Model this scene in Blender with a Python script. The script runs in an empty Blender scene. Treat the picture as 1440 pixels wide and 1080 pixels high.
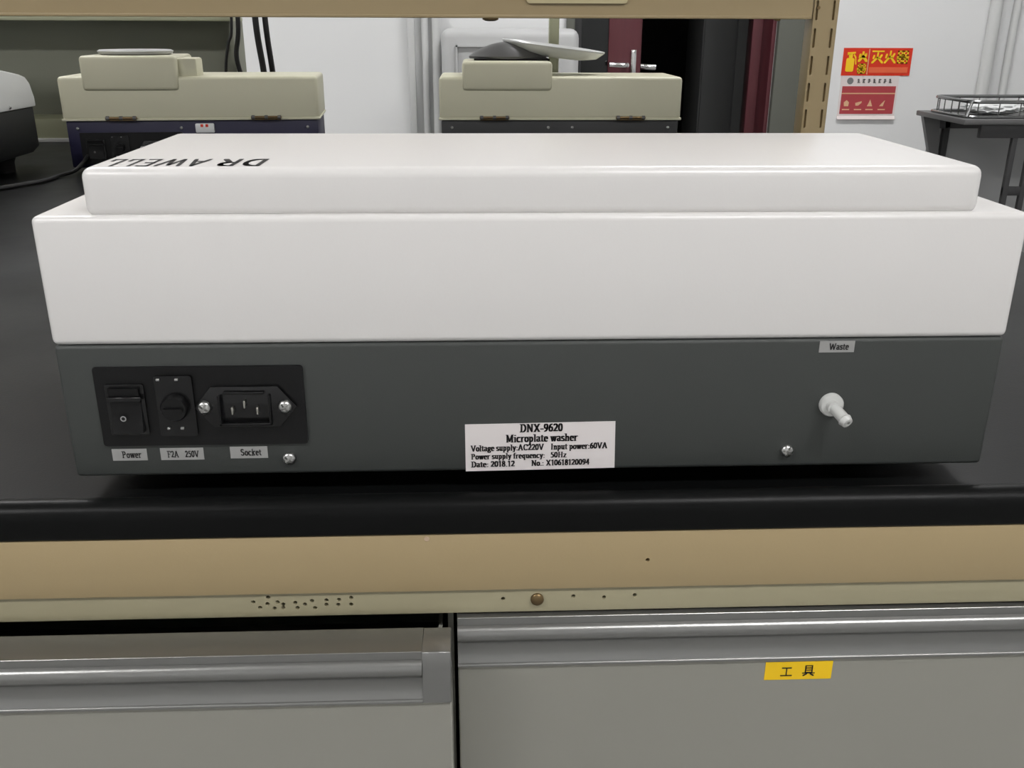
import bpy, bmesh, math, random
from mathutils import Matrix, Vector
random.seed(7)
S = bpy.context.scene
COL = S.collection
BZ = 0.832                     # height of the washer's case bottom above the room floor
# ------------------------------------------------------------------ camera
F, PITCH, YAW, ROLL = 1323.53, 0.364400, 0.0415697, 0.00364683
CX, CY, CZ = -0.0316810, -0.4441248, 0.2182521
cam = bpy.data.objects.new('camera', bpy.data.cameras.new('camera')); COL.objects.link(cam)
fw = Vector((math.sin(YAW)*math.cos(PITCH), math.cos(YAW)*math.cos(PITCH), -math.sin(PITCH)))
ri = Vector((math.cos(YAW), -math.sin(YAW), 0)); up = ri.cross(fw)
r2 = ri*math.cos(ROLL)+up*math.sin(ROLL); u2 = -ri*math.sin(ROLL)+up*math.cos(ROLL)
m = Matrix((r2, u2, -fw)).transposed().to_4x4(); m.translation = (CX, CY, CZ+BZ)
cam.matrix_world = m
cam.data.sensor_fit = 'HORIZONTAL'; cam.data.sensor_width = 36; cam.data.lens = F/1440*36
cam.data.clip_start = 0.02; cam.data.clip_end = 60
S.camera = cam
# ------------------------------------------------------------------ world, exposure
w = bpy.data.worlds.new('world'); S.world = w; w.use_nodes = True
w.node_tree.nodes['Background'].inputs[0].default_value = (.85, .93, 1, 1)
w.node_tree.nodes['Background'].inputs[1].default_value = 0.0
S.view_settings.view_transform = 'Standard'; S.view_settings.look = 'None'
S.view_settings.exposure = 0.0; S.view_settings.gamma = 1; S.view_settings.use_curve_mapping = False
LAMP_STRENGTH = 33.5
LAMPS = [(1.0, -1.30), (1.0, 1.9), (-1.85, -1.30), (-1.85, 1.9)]   # the room's ceiling panels, a regular grid above the frame

# ------------------------------------------------------------------ materials
def srgb(r, g, b):
    f = lambda c: (c/255/12.92) if c/255 <= .04045 else ((c/255+.055)/1.055)**2.4
    return (f(r), f(g), f(b), 1)
MATS = {}
def mat(name, col, rough=.5, metal=0, var=.0, scale=8, bump=0, bscale=200, stretch=None, emit=0, trans=0, spec=.5, rvar=0):
    mt = bpy.data.materials.new(name); mt.use_nodes = True; MATS[name] = mt
    nt = mt.node_tree; b = nt.nodes['Principled BSDF']
    b.inputs['Base Color'].default_value = col
    b.inputs['Roughness'].default_value = rough; b.inputs['Metallic'].default_value = metal
    b.inputs['Specular IOR Level'].default_value = spec
    if trans: b.inputs['Transmission Weight'].default_value = trans
    if emit:
        b.inputs['Emission Color'].default_value = col; b.inputs['Emission Strength'].default_value = emit
    if var or bump or rvar:
        tc = nt.nodes.new('ShaderNodeTexCoord'); mp = nt.nodes.new('ShaderNodeMapping')
        nt.links.new(tc.outputs['Object'], mp.inputs[0])
        if stretch: mp.inputs['Scale'].default_value = stretch
    if var or rvar:
        nz = nt.nodes.new('ShaderNodeTexNoise'); nz.inputs['Scale'].default_value = scale; nz.inputs['Detail'].default_value = 5
        nt.links.new(mp.outputs[0], nz.inputs[0])
    if var:
        mx = nt.nodes.new('ShaderNodeMix'); mx.data_type = 'RGBA'
        mx.inputs[6].default_value = [c*(1-var) for c in col[:3]]+[1]
        mx.inputs[7].default_value = [min(1, c*(1+var)) for c in col[:3]]+[1]
        nt.links.new(nz.outputs[0], mx.inputs[0]); nt.links.new(mx.outputs[2], b.inputs['Base Color'])
    if rvar:
        mr = nt.nodes.new('ShaderNodeMapRange'); mr.inputs[1].default_value = .3; mr.inputs[2].default_value = .7
        mr.inputs[3].default_value = rough-rvar; mr.inputs[4].default_value = rough+rvar
        nt.links.new(nz.outputs[0], mr.inputs[0]); nt.links.new(mr.outputs[0], b.inputs['Roughness'])
    if bump:
        n2 = nt.nodes.new('ShaderNodeTexNoise'); n2.inputs['Scale'].default_value = bscale
        nt.links.new(mp.outputs[0], n2.inputs[0])
        bp = nt.nodes.new('ShaderNodeBump'); bp.inputs['Strength'].default_value = bump; bp.inputs['Distance'].default_value = .001
        nt.links.new(n2.outputs[0], bp.inputs['Height']); nt.links.new(bp.outputs[0], b.inputs['Normal'])
    return mt
mat('white_plastic', srgb(228, 226, 224), .27, var=.015, scale=5, bump=.03, bscale=900)
mat('case_grey', srgb(60, 63, 61), .5, var=.06, scale=9, bump=.08, bscale=1500)
mat('black_plastic', srgb(10, 10, 11), .4, spec=.35, var=.1, scale=30)
mat('black_gloss', srgb(15, 15, 16), .25)
mat('rubber', srgb(18, 18, 18), .7, var=.1, scale=40)
mat('screw_steel', srgb(200, 200, 198), .28, 1, var=.08, scale=300)
mat('brass_pin', srgb(190, 188, 180), .3, 1)
mat('label_paper', srgb(228, 222, 221), .6, var=.02, scale=30)
mat('label_grey', srgb(158, 158, 156), .6, var=.05, scale=60)
mat('ink', srgb(20, 18, 20), .6)
mat('switch_mark', srgb(150, 150, 150), .5)
mat('nozzle_white', srgb(205, 206, 203), .4, var=.03, scale=60)
mat('worktop_black', srgb(13, 14, 14), .36, spec=.14, var=.15, scale=6, rvar=.06, bump=.05, bscale=700)
mat('beige_paint', srgb(170, 151, 114), .42, var=.05, scale=4, bump=.04, bscale=800)
mat('beige_rail', srgb(166, 159, 131), .42, var=.05, scale=6)
mat('drawer_steel', srgb(158, 157, 148), .42, .25, var=.05, scale=5, bump=.03, bscale=900)
mat('handle_alu', srgb(146, 146, 144), .30, .8, var=.03, scale=3, stretch=(1, 40, 40))
mat('shelf_pale', srgb(205, 192, 152), .4, var=.03, scale=6)
mat('yellow_label', srgb(250, 205, 20), .5, var=.04, scale=60)
mat('ivory_cover', srgb(204, 202, 178), .42, var=.03, scale=8)
mat('navy_case', srgb(30, 28, 58), .42, var=.08, scale=10)
mat('dark_case', srgb(42, 43, 44), .45, var=.06, scale=10)
mat('hinge_brass', srgb(130, 110, 80), .35, 1, var=.1, scale=200)
mat('tray_white', srgb(222, 224, 224), .22, var=.02, scale=20)
mat('tray_dark', srgb(95, 95, 95), .35, var=.1)
mat('wall_paint', srgb(228, 229, 229), .75, var=.02, scale=1.5, bump=.05, bscale=60)
mat('ceiling_paint', srgb(235, 235, 232), .8, var=.015, scale=2)
mat('floor_tile', srgb(150, 150, 148), .45, var=.05, scale=5)
mat('table_panel', srgb(160, 161, 161), .6, var=.03)
mat('paint_spot', srgb(196, 172, 146), .5)
mat('rack_olive', srgb(176, 178, 150), .5, var=.05, scale=5)
mat('rack_panel', srgb(134, 136, 122), .6, var=.07, scale=4)
mat('cable_black', srgb(26, 26, 27), .5, var=.1, scale=60)
mat('appliance_grey', srgb(186, 187, 187), .45, var=.02, scale=6)
mat('seam_grey', srgb(120, 121, 121), .6, var=.02)
mat('door_wood', srgb(92, 46, 52), .38, var=.22, scale=5, stretch=(12, 12, 1))
mat('door_glass', srgb(20, 22, 22), .12, var=.1)
mat('jamb_grey', srgb(96, 98, 90), .55, var=.05)
mat('corridor_paint', srgb(130, 128, 128), .8, var=.05)
mat('chrome', srgb(225, 225, 225), .16, 1, var=.02, scale=50)
mat('sign_red', srgb(216, 50, 22), .45, var=.05, scale=30)
mat('sign_orange', srgb(232, 104, 66), .45, var=.05, scale=30)
mat('sign_yellow', srgb(250, 205, 30), .45, var=.05, scale=40)
mat('sign_white', srgb(226, 216, 214), .5, var=.03, scale=40)
mat('sign_crimson', srgb(176, 66, 72), .5, var=.08, scale=40)
mat('sign_tan', srgb(222, 178, 140), .5, var=.05, scale=40)
mat('pipe_white', srgb(205, 206, 205), .5, var=.02)
mat('table_black', srgb(52, 52, 53), .5, var=.1)
mat('steel_wire', srgb(150, 152, 152), .25, 1, var=.05, scale=60)
mat('clear_plastic', srgb(236, 240, 240), .12, trans=.75)
mat('lamp_diffuser', (1, .985, .985, 1), .5, emit=LAMP_STRENGTH)
mat('lamp_frame', srgb(230, 230, 230), .5, var=.01)
mat('red_mark', srgb(214, 60, 40), .4, var=.05)

# ------------------------------------------------------------------ helpers (device coordinates: z = 0 is the washer case bottom)
ORG = {}
def base_of(o): return ORG[o.name]
def settag(o, label=None, cat=None, group=None, kind=None):
    if label: o['label'] = label
    if cat: o['category'] = cat
    if group: o['group'] = group
    if kind: o['kind'] = kind
    return o
def thing(name, label, cat, base, group=None, kind=None):
    o = bpy.data.objects.new(name, None); COL.objects.link(o); o.empty_display_size = .02
    o.location = (base[0], base[1], base[2]+BZ); ORG[o.name] = Vector(base)
    return settag(o, label, cat, group, kind)
def mesh_of(bm, name, mt, smooth=True, org=(0, 0, 0)):
    bmesh.ops.translate(bm, verts=bm.verts, vec=-Vector(org))
    bmesh.ops.recalc_face_normals(bm, faces=bm.faces)
    me = bpy.data.meshes.new(name); bm.to_mesh(me); bm.free()
    me.materials.append(MATS[mt])
    if smooth:
        me.shade_smooth()
        me.set_sharp_from_angle(angle=math.radians(38))
    return me
def part(name, bm, mt, parent, smooth=True, label=None, kind=None):
    org = ORG[parent.name]
    o = bpy.data.objects.new(name, mesh_of(bm, name, mt, smooth, org)); COL.objects.link(o)
    o.parent = parent; ORG[o.name] = org.copy()
    if label: o['label'] = label
    if kind: o['kind'] = kind
    return o
def inst(name, me, parent, at, rot=None, label=None):
    """place shared mesh data at a device-space point under a parent"""
    o = bpy.data.objects.new(name, me); COL.objects.link(o); o.parent = parent
    o.location = Vector(at)-ORG[parent.name]; ORG[o.name] = Vector(at)
    if rot: o.rotation_euler = rot
    if label: o['label'] = label
    return o
def single(name, bm, mt, base, label=None, cat=None, group=None, kind=None, smooth=True):
    o = bpy.data.objects.new(name, mesh_of(bm, name, mt, smooth, base)); COL.objects.link(o)
    o.location = (base[0], base[1], base[2]+BZ); ORG[o.name] = Vector(base)
    return settag(o, label, cat, group, kind)
def box(x0, x1, y0, y1, z0, z1, r=0, seg=2, bm=None):
    t = bmesh.new(); bmesh.ops.create_cube(t, size=1)
    for v in t.verts:
        v.co = ((x0+x1)/2+v.co.x*(x1-x0), (y0+y1)/2+v.co.y*(y1-y0), (z0+z1)/2+v.co.z*(z1-z0))
    if r: bmesh.ops.bevel(t, geom=list(t.edges), offset=r, segments=seg, profile=.5, affect='EDGES')
    return merge(bm, t)
def merge(bm, t):
    if bm is None: return t
    me = bpy.data.meshes.new('tmp'); t.to_mesh(me); t.free(); bm.from_mesh(me); bpy.data.meshes.remove(me); return bm
def prism(pts, axis, a0, a1, bm=None, r=0, seg=2):
    """extrude a closed 2-D outline along x (pts are y,z), y (pts are x,z) or z (pts are x,y)"""
    t = bmesh.new()
    mk = {'x': lambda p, a: (a, p[0], p[1]), 'y': lambda p, a: (p[0], a, p[1]), 'z': lambda p, a: (p[0], p[1], a)}[axis]
    A = [t.verts.new(mk(p, a0)) for p in pts]; B = [t.verts.new(mk(p, a1)) for p in pts]
    t.faces.new(A); t.faces.new(B[::-1]); n = len(pts)
    for i in range(n): t.faces.new((A[i], B[i], B[(i+1) % n], A[(i+1) % n]))
    bmesh.ops.recalc_face_normals(t, faces=t.faces)
    if r: bmesh.ops.bevel(t, geom=list(t.edges), offset=r, segments=seg, profile=.5, affect='EDGES')
    return merge(bm, t)
def cyl(p0, p1, r0, r1=None, n=16, bm=None, cap=True):
    r1 = r0 if r1 is None else r1
    t = bmesh.new(); p0 = Vector(p0); p1 = Vector(p1); d = p1-p0
    bmesh.ops.create_cone(t, cap_ends=cap, segments=n, radius1=r0, radius2=r1, depth=d.length)
    M = Matrix.Translation((p0+p1)/2) @ d.to_track_quat('Z', 'Y').to_matrix().to_4x4()
    bmesh.ops.transform(t, matrix=M, verts=t.verts)
    return merge(bm, t)
def lathe(prof, n=24, bm=None, M=None):
    """prof: (radius, height) pairs, axis z"""
    t = bmesh.new(); rings = []
    for r, h in prof:
        rings.append([t.verts.new((max(r, 1e-5)*math.cos(2*math.pi*i/n), max(r, 1e-5)*math.sin(2*math.pi*i/n), h)) for i in range(n)])
    for a, b in zip(rings, rings[1:]):
        for i in range(n): t.faces.new((a[i], a[(i+1) % n], b[(i+1) % n], b[i]))
    t.faces.new(rings[0][::-1]); t.faces.new(rings[-1])
    if M: bmesh.ops.transform(t, matrix=M, verts=t.verts)
    return merge(bm, t)
def smooth_path(pts, n=8):
    P = [Vector(p) for p in pts]; P = [P[0]*2-P[1]]+P+[P[-1]*2-P[-2]]; out = []
    for i in range(1, len(P)-2):
        for k in range(n):
            t = k/n; a, b, c, d = P[i-1:i+3]
            out.append(.5*((2*b)+(c-a)*t+(2*a-5*b+4*c-d)*t*t+(3*b-3*c+d-a)*t**3))
    out.append(P[-2]); return out
def tube(pts, r, n=8, bm=None, closed=False):
    t = bmesh.new(); P = [Vector(p) for p in pts]; rings = []; N = len(P)
    prev = None
    for i in range(N):
        a = P[i-1] if (i > 0 or closed) else P[i]; b = P[(i+1) % N] if (i < N-1 or closed) else P[i]
        d = (b-a).normalized()
        u = (prev-d*prev.dot(d)) if prev is not None else d.orthogonal()
        u.normalize(); prev = u; v = d.cross(u)
        rings.append([t.verts.new(P[i]+r*(u*math.cos(2*math.pi*k/n)+v*math.sin(2*math.pi*k/n))) for k in range(n)])
    for i in range(N if closed else N-1):
        a, b = rings[i], rings[(i+1) % N]
        for k in range(n): t.faces.new((a[k], a[(k+1) % n], b[(k+1) % n], b[k]))
    if not closed: t.faces.new(rings[0][::-1]); t.faces.new(rings[-1])
    return merge(bm, t)
def rrect(x0, x1, y0, y1, r, n=5):
    o = []
    for cx, cy, a in ((x1-r, y1-r, 0), (x0+r, y1-r, 90), (x0+r, y0+r, 180), (x1-r, y0+r, 270)):
        for k in range(n+1):
            q = math.radians(a+90*k/n); o.append((cx+r*math.cos(q), cy+r*math.sin(q)))
    return o

def carve(bm, cut):
    """cut real openings: bm minus cut"""
    ob = []
    for k in (bm, cut):
        bmesh.ops.recalc_face_normals(k, faces=k.faces)
        me = bpy.data.meshes.new('tmp'); k.to_mesh(me); k.free()
        o = bpy.data.objects.new('tmp', me); COL.objects.link(o); ob.append(o)
    md = ob[0].modifiers.new('b', 'BOOLEAN'); md.operation = 'DIFFERENCE'; md.solver = 'EXACT'; md.use_self = True; md.object = ob[1]
    bpy.context.view_layer.update()
    me = bpy.data.meshes.new_from_object(ob[0].evaluated_get(bpy.context.evaluated_depsgraph_get()))
    out = bmesh.new(); out.from_mesh(me); bpy.data.meshes.remove(me)
    for o in ob:
        d = o.data; bpy.data.objects.remove(o); bpy.data.meshes.remove(d)
    return out

# ------------------------------------------------------------------ a small broad-nib pen alphabet (flat print on labels)
def arc(cx, cy, rx, ry, a0, a1, n=10):
    return [(cx+rx*math.cos(math.radians(a0+(a1-a0)*k/n)), cy+ry*math.sin(math.radians(a0+(a1-a0)*k/n))) for k in range(n+1)]
X = .66                        # x-height
G = {}                         # char -> (advance, strokes, serif centres)
G['D'] = (.80, [[(.2, 0), (.2, 1)], [(.2, 1), (.36, 1)]+arc(.36, .5, .32, .5, 90, -90)+[(.2, 0)]], [(.13, 0), (.13, 1)])
G['N'] = (.84, [[(.18, 0), (.18, 1)], [(.18, 1), (.66, 0)], [(.66, 0), (.66, 1)]], [(.16, 0), (.14, 1), (.68, 1)])
G['X'] = (.84, [[(.14, 1), (.68, 0)], [(.66, 1), (.16, 0)]], [(.16, 0), (.16, 1), (.67, 0), (.66, 1)])
G['-'] = (.40, [[(.08, .32), (.3, .32)], [(.08, .36), (.3, .36)]], [])
G['0'] = (.58, [arc(.28, .5, .19, .49, 0, 360, 16)], [])
G['1'] = (.50, [[(.26, 0), (.26, 1)], [(.26, .97), (.1, .84)]], [(.26, 0)])
G['2'] = (.58, [arc(.27, .72, .18, .27, 160, -30)+[(.1, .04)], [(.1, .04), (.47, .04)], [(.1, .1), (.47, .1)]], [])
G['4'] = (.58, [[(.38, 0), (.38, 1)], [(.38, 1), (.08, .3)], [(.08, .28), (.5, .28)]], [])
G['5'] = (.58, [[(.18, .97), (.45, .97)], [(.18, .97), (.15, .58)], arc(.25, .32, .21, .31, 115, -130)], [])
G['6'] = (.58, [arc(.28, .31, .18, .3, 0, 360, 14), arc(.44, .35, .34, .63, 180, 95)], [])
G['8'] = (.58, [arc(.28, .75, .15, .24, 0, 360, 12), arc(.28, .26, .18, .26, 0, 360, 12)], [])
G['9'] = (.58, [arc(.28, .69, .18, .3, 0, 360, 14), arc(.12, .65, .34, .63, 0, -85)], [])
G['.'] = (.30, [[(.14, .03), (.15, .06)]], [])
G[':'] = (.32, [[(.15, .03), (.16, .06)], [(.15, .5), (.16, .53)]], [])
G[' '] = (.30, [], [])
G['A'] = (.82, [[(.1, 0), (.4, 1)], [(.4, 1), (.68, 0)], [(.2, .32), (.58, .32)]], [(.1, 0), (.68, 0)])
G['C'] = (.78, [arc(.42, .5, .29, .5, 45, 315, 14), [(.66, .98), (.66, .7)]], [])
G['F'] = (.70, [[(.2, 0), (.2, 1)], [(.2, 1), (.6, 1)], [(.2, .52), (.5, .52)], [(.6, 1), (.6, .8)]], [(.2, 0), (.13, 1)])
G['H'] = (.88, [[(.2, 0), (.2, 1)], [(.66, 0), (.66, 1)], [(.2, .52), (.66, .52)]], [(.2, 0), (.2, 1), (.66, 0), (.66, 1)])
G['I'] = (.42, [[(.2, 0), (.2, 1)]], [(.2, 0), (.2, 1)])
G['L'] = (.70, [[(.2, 0), (.2, 1)], [(.2, 0), (.6, 0)], [(.6, 0), (.6, .25)]], [(.2, 1)])
G['E'] = (.72, [[(.2, 0), (.2, 1)], [(.2, 1), (.6, 1)], [(.2, .52), (.5, .52)], [(.2, 0), (.62, 0)]], [])
G['R'] = (.80, [[(.2, 0), (.2, 1)], [(.2, 1), (.4, 1)]+arc(.4, .75, .2, .25, 90, -90)+[(.2, .5)], [(.4, .5), (.68, 0)]], [])
G['W'] = (1.1, [[(.1, 1), (.32, 0)], [(.32, 0), (.54, .9)], [(.54, .9), (.76, 0)], [(.76, 0), (.98, 1)]], [])
G['M'] = (1.0, [[(.18, 0), (.18, 1)], [(.18, 1), (.48, .1)], [(.48, .1), (.8, 1)], [(.8, 1), (.8, 0)]], [(.18, 0), (.14, 1), (.8, 0), (.84, 1)])
G['P'] = (.72, [[(.2, 0), (.2, 1)], [(.2, 1), (.36, 1)]+arc(.36, .75, .2, .25, 90, -90)+[(.2, .5)]], [(.2, 0), (.13, 1)])
G['S'] = (.66, [arc(.32, .75, .19, .25, 30, 220)+arc(.32, .26, .21, .26, 80, -150)], [])
G['V'] = (.80, [[(.1, 1), (.4, 0)], [(.4, 0), (.68, 1)]], [(.1, 1), (.68, 1)])
G['a'] = (.56, [arc(.24, .5, .16, .18, 150, 0)+[(.4, .06), (.5, .04)], arc(.25, .19, .15, .18, 60, 320)], [])
G['c'] = (.52, [arc(.28, .33, .19, .34, 50, 315, 12)], [])
G['e'] = (.54, [[(.1, .36), (.44, .36)]+arc(.28, .33, .18, .34, 5, 310, 14)], [])
G['f'] = (.40, [[(.18, 0), (.18, .8)]+arc(.32, .82, .14, .18, 180, 60), [(.06, X), (.34, X)]], [(.18, 0)])
G['g'] = (.56, [arc(.26, .42, .15, .24, 0, 360, 12), arc(.26, -.12, .19, .17, 0, 360, 12), [(.18, .2), (.16, .08), (.36, .03)], [(.38, .6), (.5, .64)]], [])
G['h'] = (.62, [[(.16, 0), (.16, 1)], arc(.31, .42, .15, .24, 170, 0)+[(.46, 0)]], [(.16, 0), (.46, 0), (.1, 1)])
G['i'] = (.34, [[(.17, 0), (.17, X)], [(.17, .92), (.18, .95)]], [(.17, 0), (.1, X)])
G['k'] = (.62, [[(.16, 0), (.16, 1)], [(.44, X), (.18, .28)], [(.26, .36), (.5, 0)]], [(.16, 0), (.46, X)])
G['l'] = (.34, [[(.17, 0), (.17, 1)]], [(.17, 0), (.1, 1)])
G['n'] = (.62, [[(.16, 0), (.16, X)], arc(.31, .42, .15, .24, 170, 0)+[(.46, 0)]], [(.16, 0), (.46, 0), (.1, X)])
G['o'] = (.56, [arc(.28, .33, .19, .34, 0, 360, 14)], [])
G['p'] = (.60, [[(.16, -.3), (.16, X)], arc(.3, .33, .17, .33, 140, -140)], [(.16, -.3), (.1, X)])
G['q'] = (.60, [[(.44, -.3), (.44, X)], arc(.3, .33, .17, .33, 40, 320)], [(.44, -.3)])
G['r'] = (.48, [[(.16, 0), (.16, X)], arc(.34, .44, .16, .22, 170, 60)], [(.16, 0), (.1, X)])
G['s'] = (.46, [arc(.22, .5, .13, .17, 30, 230)+arc(.23, .17, .15, .17, 60, -150)], [])
G['t'] = (.40, [[(.18, .86), (.18, .14)]+arc(.28, .14, .1, .12, 180, 290), [(.06, X), (.34, X)]], [])
G['u'] = (.62, [[(.16, X), (.16, .22)]+arc(.3, .22, .14, .2, 180, 340), [(.46, X), (.46, 0)]], [(.1, X), (.4, X), (.5, 0)])
G['v'] = (.56, [[(.1, X), (.28, 0)], [(.28, 0), (.46, X)]], [(.1, X), (.46, X)])
G['w'] = (.80, [[(.1, X), (.25, 0)], [(.25, 0), (.4, X)], [(.4, X), (.55, 0)], [(.55, 0), (.7, X)]], [(.1, X), (.4, X), (.7, X)])
G['y'] = (.56, [[(.1, X), (.29, 0)], [(.46, X), (.22, -.26), (.1, -.26)]], [(.1, X), (.46, X)])
G['z'] = (.52, [[(.1, X), (.42, X)], [(.42, X), (.1, 0)], [(.1, 0), (.44, 0)]], [])
# Chinese characters as strokes in a unit square
def bx(x0, x1, y0, y1): return [[(x0, y0), (x0, y1), (x1, y1), (x1, y0), (x0, y0)]]
FIRE = [[(.5, .95), (.46, .5), (.08, .05)], [(.5, .55), (.92, .05)], [(.2, .7), (.14, .45)], [(.82, .75), (.68, .48)]]
G['工'] = (1.05, [[(.12, .88), (.88, .88)], [(.5, .88), (.5, .1)], [(.04, .1), (.96, .1)]], [])
G['具'] = (1.05, bx(.24, .76, .32, .95)+[[(.24, .74), (.76, .74)], [(.24, .54), (.76, .54)], [(.04, .26), (.96, .26)], [(.36, .2), (.1, .02)], [(.64, .2), (.9, .02)]], [])
G['火'] = (1.05, FIRE, [])
G['灭'] = (1.05, [[(.06, .95), (.94, .95)]]+[[(x, y*.86) for x, y in s] for s in FIRE], [])
G['器'] = (1.05, bx(.12, .42, .66, .95)+bx(.58, .88, .66, .95)+bx(.12, .42, .04, .32)+bx(.58, .88, .04, .32)+[[(.04, .5), (.96, .5)], [(.5, .62), (.06, .34)], [(.5, .5), (.94, .34)]], [])
def hull(P):
    P = sorted(set(P)); 
    def half(pp):
        h = []
        for p in pp:
            while len(h) > 1 and (h[-1][0]-h[-2][0])*(p[1]-h[-2][1])-(h[-1][1]-h[-2][1])*(p[0]-h[-2][0]) <= 1e-12: h.pop()
            h.append(p)
        return h
    return half(P)[:-1]+half(P[::-1])[:-1]
def text_width(s, size, squeeze=1): return sum(G[c][0] for c in s)*size*squeeze
def write(s, origin, xdir, ydir, size, width=None, pw=.17, ph=.07, serif=.13, bm=None, slab=False):
    """flat print: every pen segment is a convex polygon in the plane spanned by xdir, ydir"""
    bm = bm or bmesh.new(); o = Vector(origin); xd = Vector(xdir); yd = Vector(ydir)
    k = (width/(sum(G[c][0] for c in s)*size)) if width else 1
    cx = 0
    def poly(seg, pw, ph):
        pts = []
        for (x, y) in seg:
            for dx, dy in ((-pw/2, -ph/2), (pw/2, -ph/2), (pw/2, ph/2), (-pw/2, ph/2)): pts.append((round(x+dx, 5), round(y+dy, 5)))
        h = hull(pts)
        bm.faces.new([bm.verts.new(o+xd*((cx+x)*size*k)+yd*(y*size)) for x, y in h])
    for c in s:
        adv, st, sf = G[c]
        for line in st:
            for a, b in zip(line, line[1:]): poly((a, b), pw, ph)
        if serif:
            for (x, y) in sf: poly(((x-serif, y), (x+serif, y)), .04, ph)
        cx += adv
    return bm
def flat(bm, name, mt, parent, label=None):
    return part(name, bm, mt, parent, smooth=False, label=label)

# ------------------------------------------------------------------ the room
XL, XR, YF, YB, ZF, ZC = -3.6, 3.3, -2.9, 3.2, -BZ, 1.98
single('floor', box(XL-.1, XR+.1, YF-.1, 9.2, ZF-.1, ZF), 'floor_tile', (0, 0, ZF), kind='structure')
single('ceiling', box(XL-.1, XR+.1, YF-.1, 9.2, ZC, ZC+.1), 'ceiling_paint', (0, 0, ZC), kind='structure')
single('wall_left', box(XL-.1, XL, YF, YB, ZF, ZC), 'wall_paint', (XL, 0, ZF), kind='structure')
single('wall_right', box(XR, XR+.1, YF, YB, ZF, ZC), 'wall_paint', (XR, 0, ZF), kind='structure')
single('wall_front', box(XL-.1, XR+.1, YF-.1, YF, ZF, ZC), 'wall_paint', (0, YF, ZF), kind='structure')
DX0, DX1, DZ1 = .342, 1.085, 1.25
b = box(XL-.1, DX0, YB, YB+.12, ZF, ZC); box(DX1, XR+.1, YB, YB+.12, ZF, ZC, bm=b); box(DX0, DX1, YB, YB+.12, DZ1, ZC, bm=b)
single('wall_back', b, 'wall_paint', (0, YB, ZF), kind='structure')
b = box(DX0-1.5, DX0-1.4, YB+.12, 9.1, ZF, ZC); box(DX1+1.9, DX1+2, YB+.12, 9.1, ZF, ZC, bm=b); box(DX0-1.5, DX1+2, 9.1, 9.2, ZF, ZC, bm=b)
single('wall_corridor', b, 'corridor_paint', (.7, 9.1, ZF), kind='structure')
# doorway: grey jamb, closed leaf with dark glass, open leaf swung into the dark corridor
door = thing('door_1', None, None, (.7, YB, ZF), kind='structure')
b = box(DX1, DX1+.11, YB-.03, YB, ZF, DZ1+.1, .004); box(DX0-.03, DX0, YB-.02, YB, ZF, DZ1+.1, .004, bm=b); box(DX0, DX1, YB-.02, YB, DZ1, DZ1+.1, .004, bm=b)
part('door_frame', b, 'jamb_grey', door)
part('door_lining', box(DX1-.014, DX1, YB, YB+.122, ZF, DZ1, .001), 'door_wood', door)
lf = part('door_leaf', box(DX0+.13, .594, YB+.02, YB+.06, ZF+.01, DZ1, .003), 'door_wood', door, label='dark maroon door leaf standing shut')
part('door_stile', box(DX0, DX0+.03, YB+.02, YB+.06, ZF+.01, DZ1, .003), 'table_black', door)
part('door_pane', box(DX0+.03, DX0+.13, YB+.03, YB+.05, ZF+.01, DZ1), 'door_glass', door, label='dark glass strip of the door')
part('lock_plate', box(.556, .575, YB+.008, YB+.02, .02, .135, .002), 'chrome', lf)
b = cyl((.535, YB+.02, .082), (.535, YB-.03, .082), .009, n=12); tube(smooth_path([(.535, YB-.03, .082), (.52, YB-.035, .082), (.49, YB-.03, .083), (.47, YB-.03, .084)], 5), .010, 10, b)
part('lever_handle', b, 'chrome', lf)
b = cyl((.582, YB+.04, .078), (.61, YB+.03, .076), .009, n=12); tube(smooth_path([(.6, YB+.03, .077), (.62, YB+.02, .075), (.65, YB+.02, .074)], 5), .011, 10, b)
part('lever_handle', b, 'chrome', lf)
b = bmesh.new(); t = box(-.40, 0, -.02, .02, ZF+.01, DZ1, .003)
bmesh.ops.transform(t, matrix=Matrix.Translation((DX1-.03, YB+.13, 0)) @ Matrix.Rotation(math.radians(-103), 4, 'Z'), verts=t.verts)
part('door_leaf', merge(b, t), 'door_wood', door, label='dark maroon door leaf swung open into the corridor')
t = thing('corridor_cupboard', 'dark grey cupboard in the unlit corridor beyond the open maroon door', 'cupboard', (1.25, 4.55, ZF))
part('body', box(1.094, 1.42, 4.4, 4.75, ZF, 1.0, .005), 'seam_grey', t)
part('door', box(1.10, 1.255, 4.388, 4.4, ZF+.05, .98, .003), 'seam_grey', t); part('door', box(1.262, 1.414, 4.388, 4.4, ZF+.05, .98, .003), 'seam_grey', t)
# conduits and column edge on the back wall
single('trim_1', box(-.262, -.236, YB-.035, YB, ZF, ZC, .004), 'pipe_white', (-.249, YB, ZF), kind='structure')
PIPES = [(-.2, 'slim white conduit running up the back wall beside the pale column edge', .012),
         (-.158, 'thicker white pipe running up the back wall beside the grey appliance', .016),
         (1.88, 'white vertical wall pipe behind the black side table, on the sign side', .022),
         (1.962, 'thin white wall pipe behind the black side table, far from the signs', .014)]
for x, lab, r in PIPES:
    t = thing('wall_pipe', lab, 'pipe', (x, YB-r-.004, ZF), 'pipes on the back wall')
    part('pipe', cyl((x, YB-r-.004, ZF), (x, YB-r-.004, ZC), r, n=16), 'pipe_white', t)
    for z in (-.3, .5, 1.3): part('pipe_clip', box(x-r-.006, x+r+.006, YB-2*r-.007, YB, z, z+.02, .002), 'lamp_frame', t)
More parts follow.
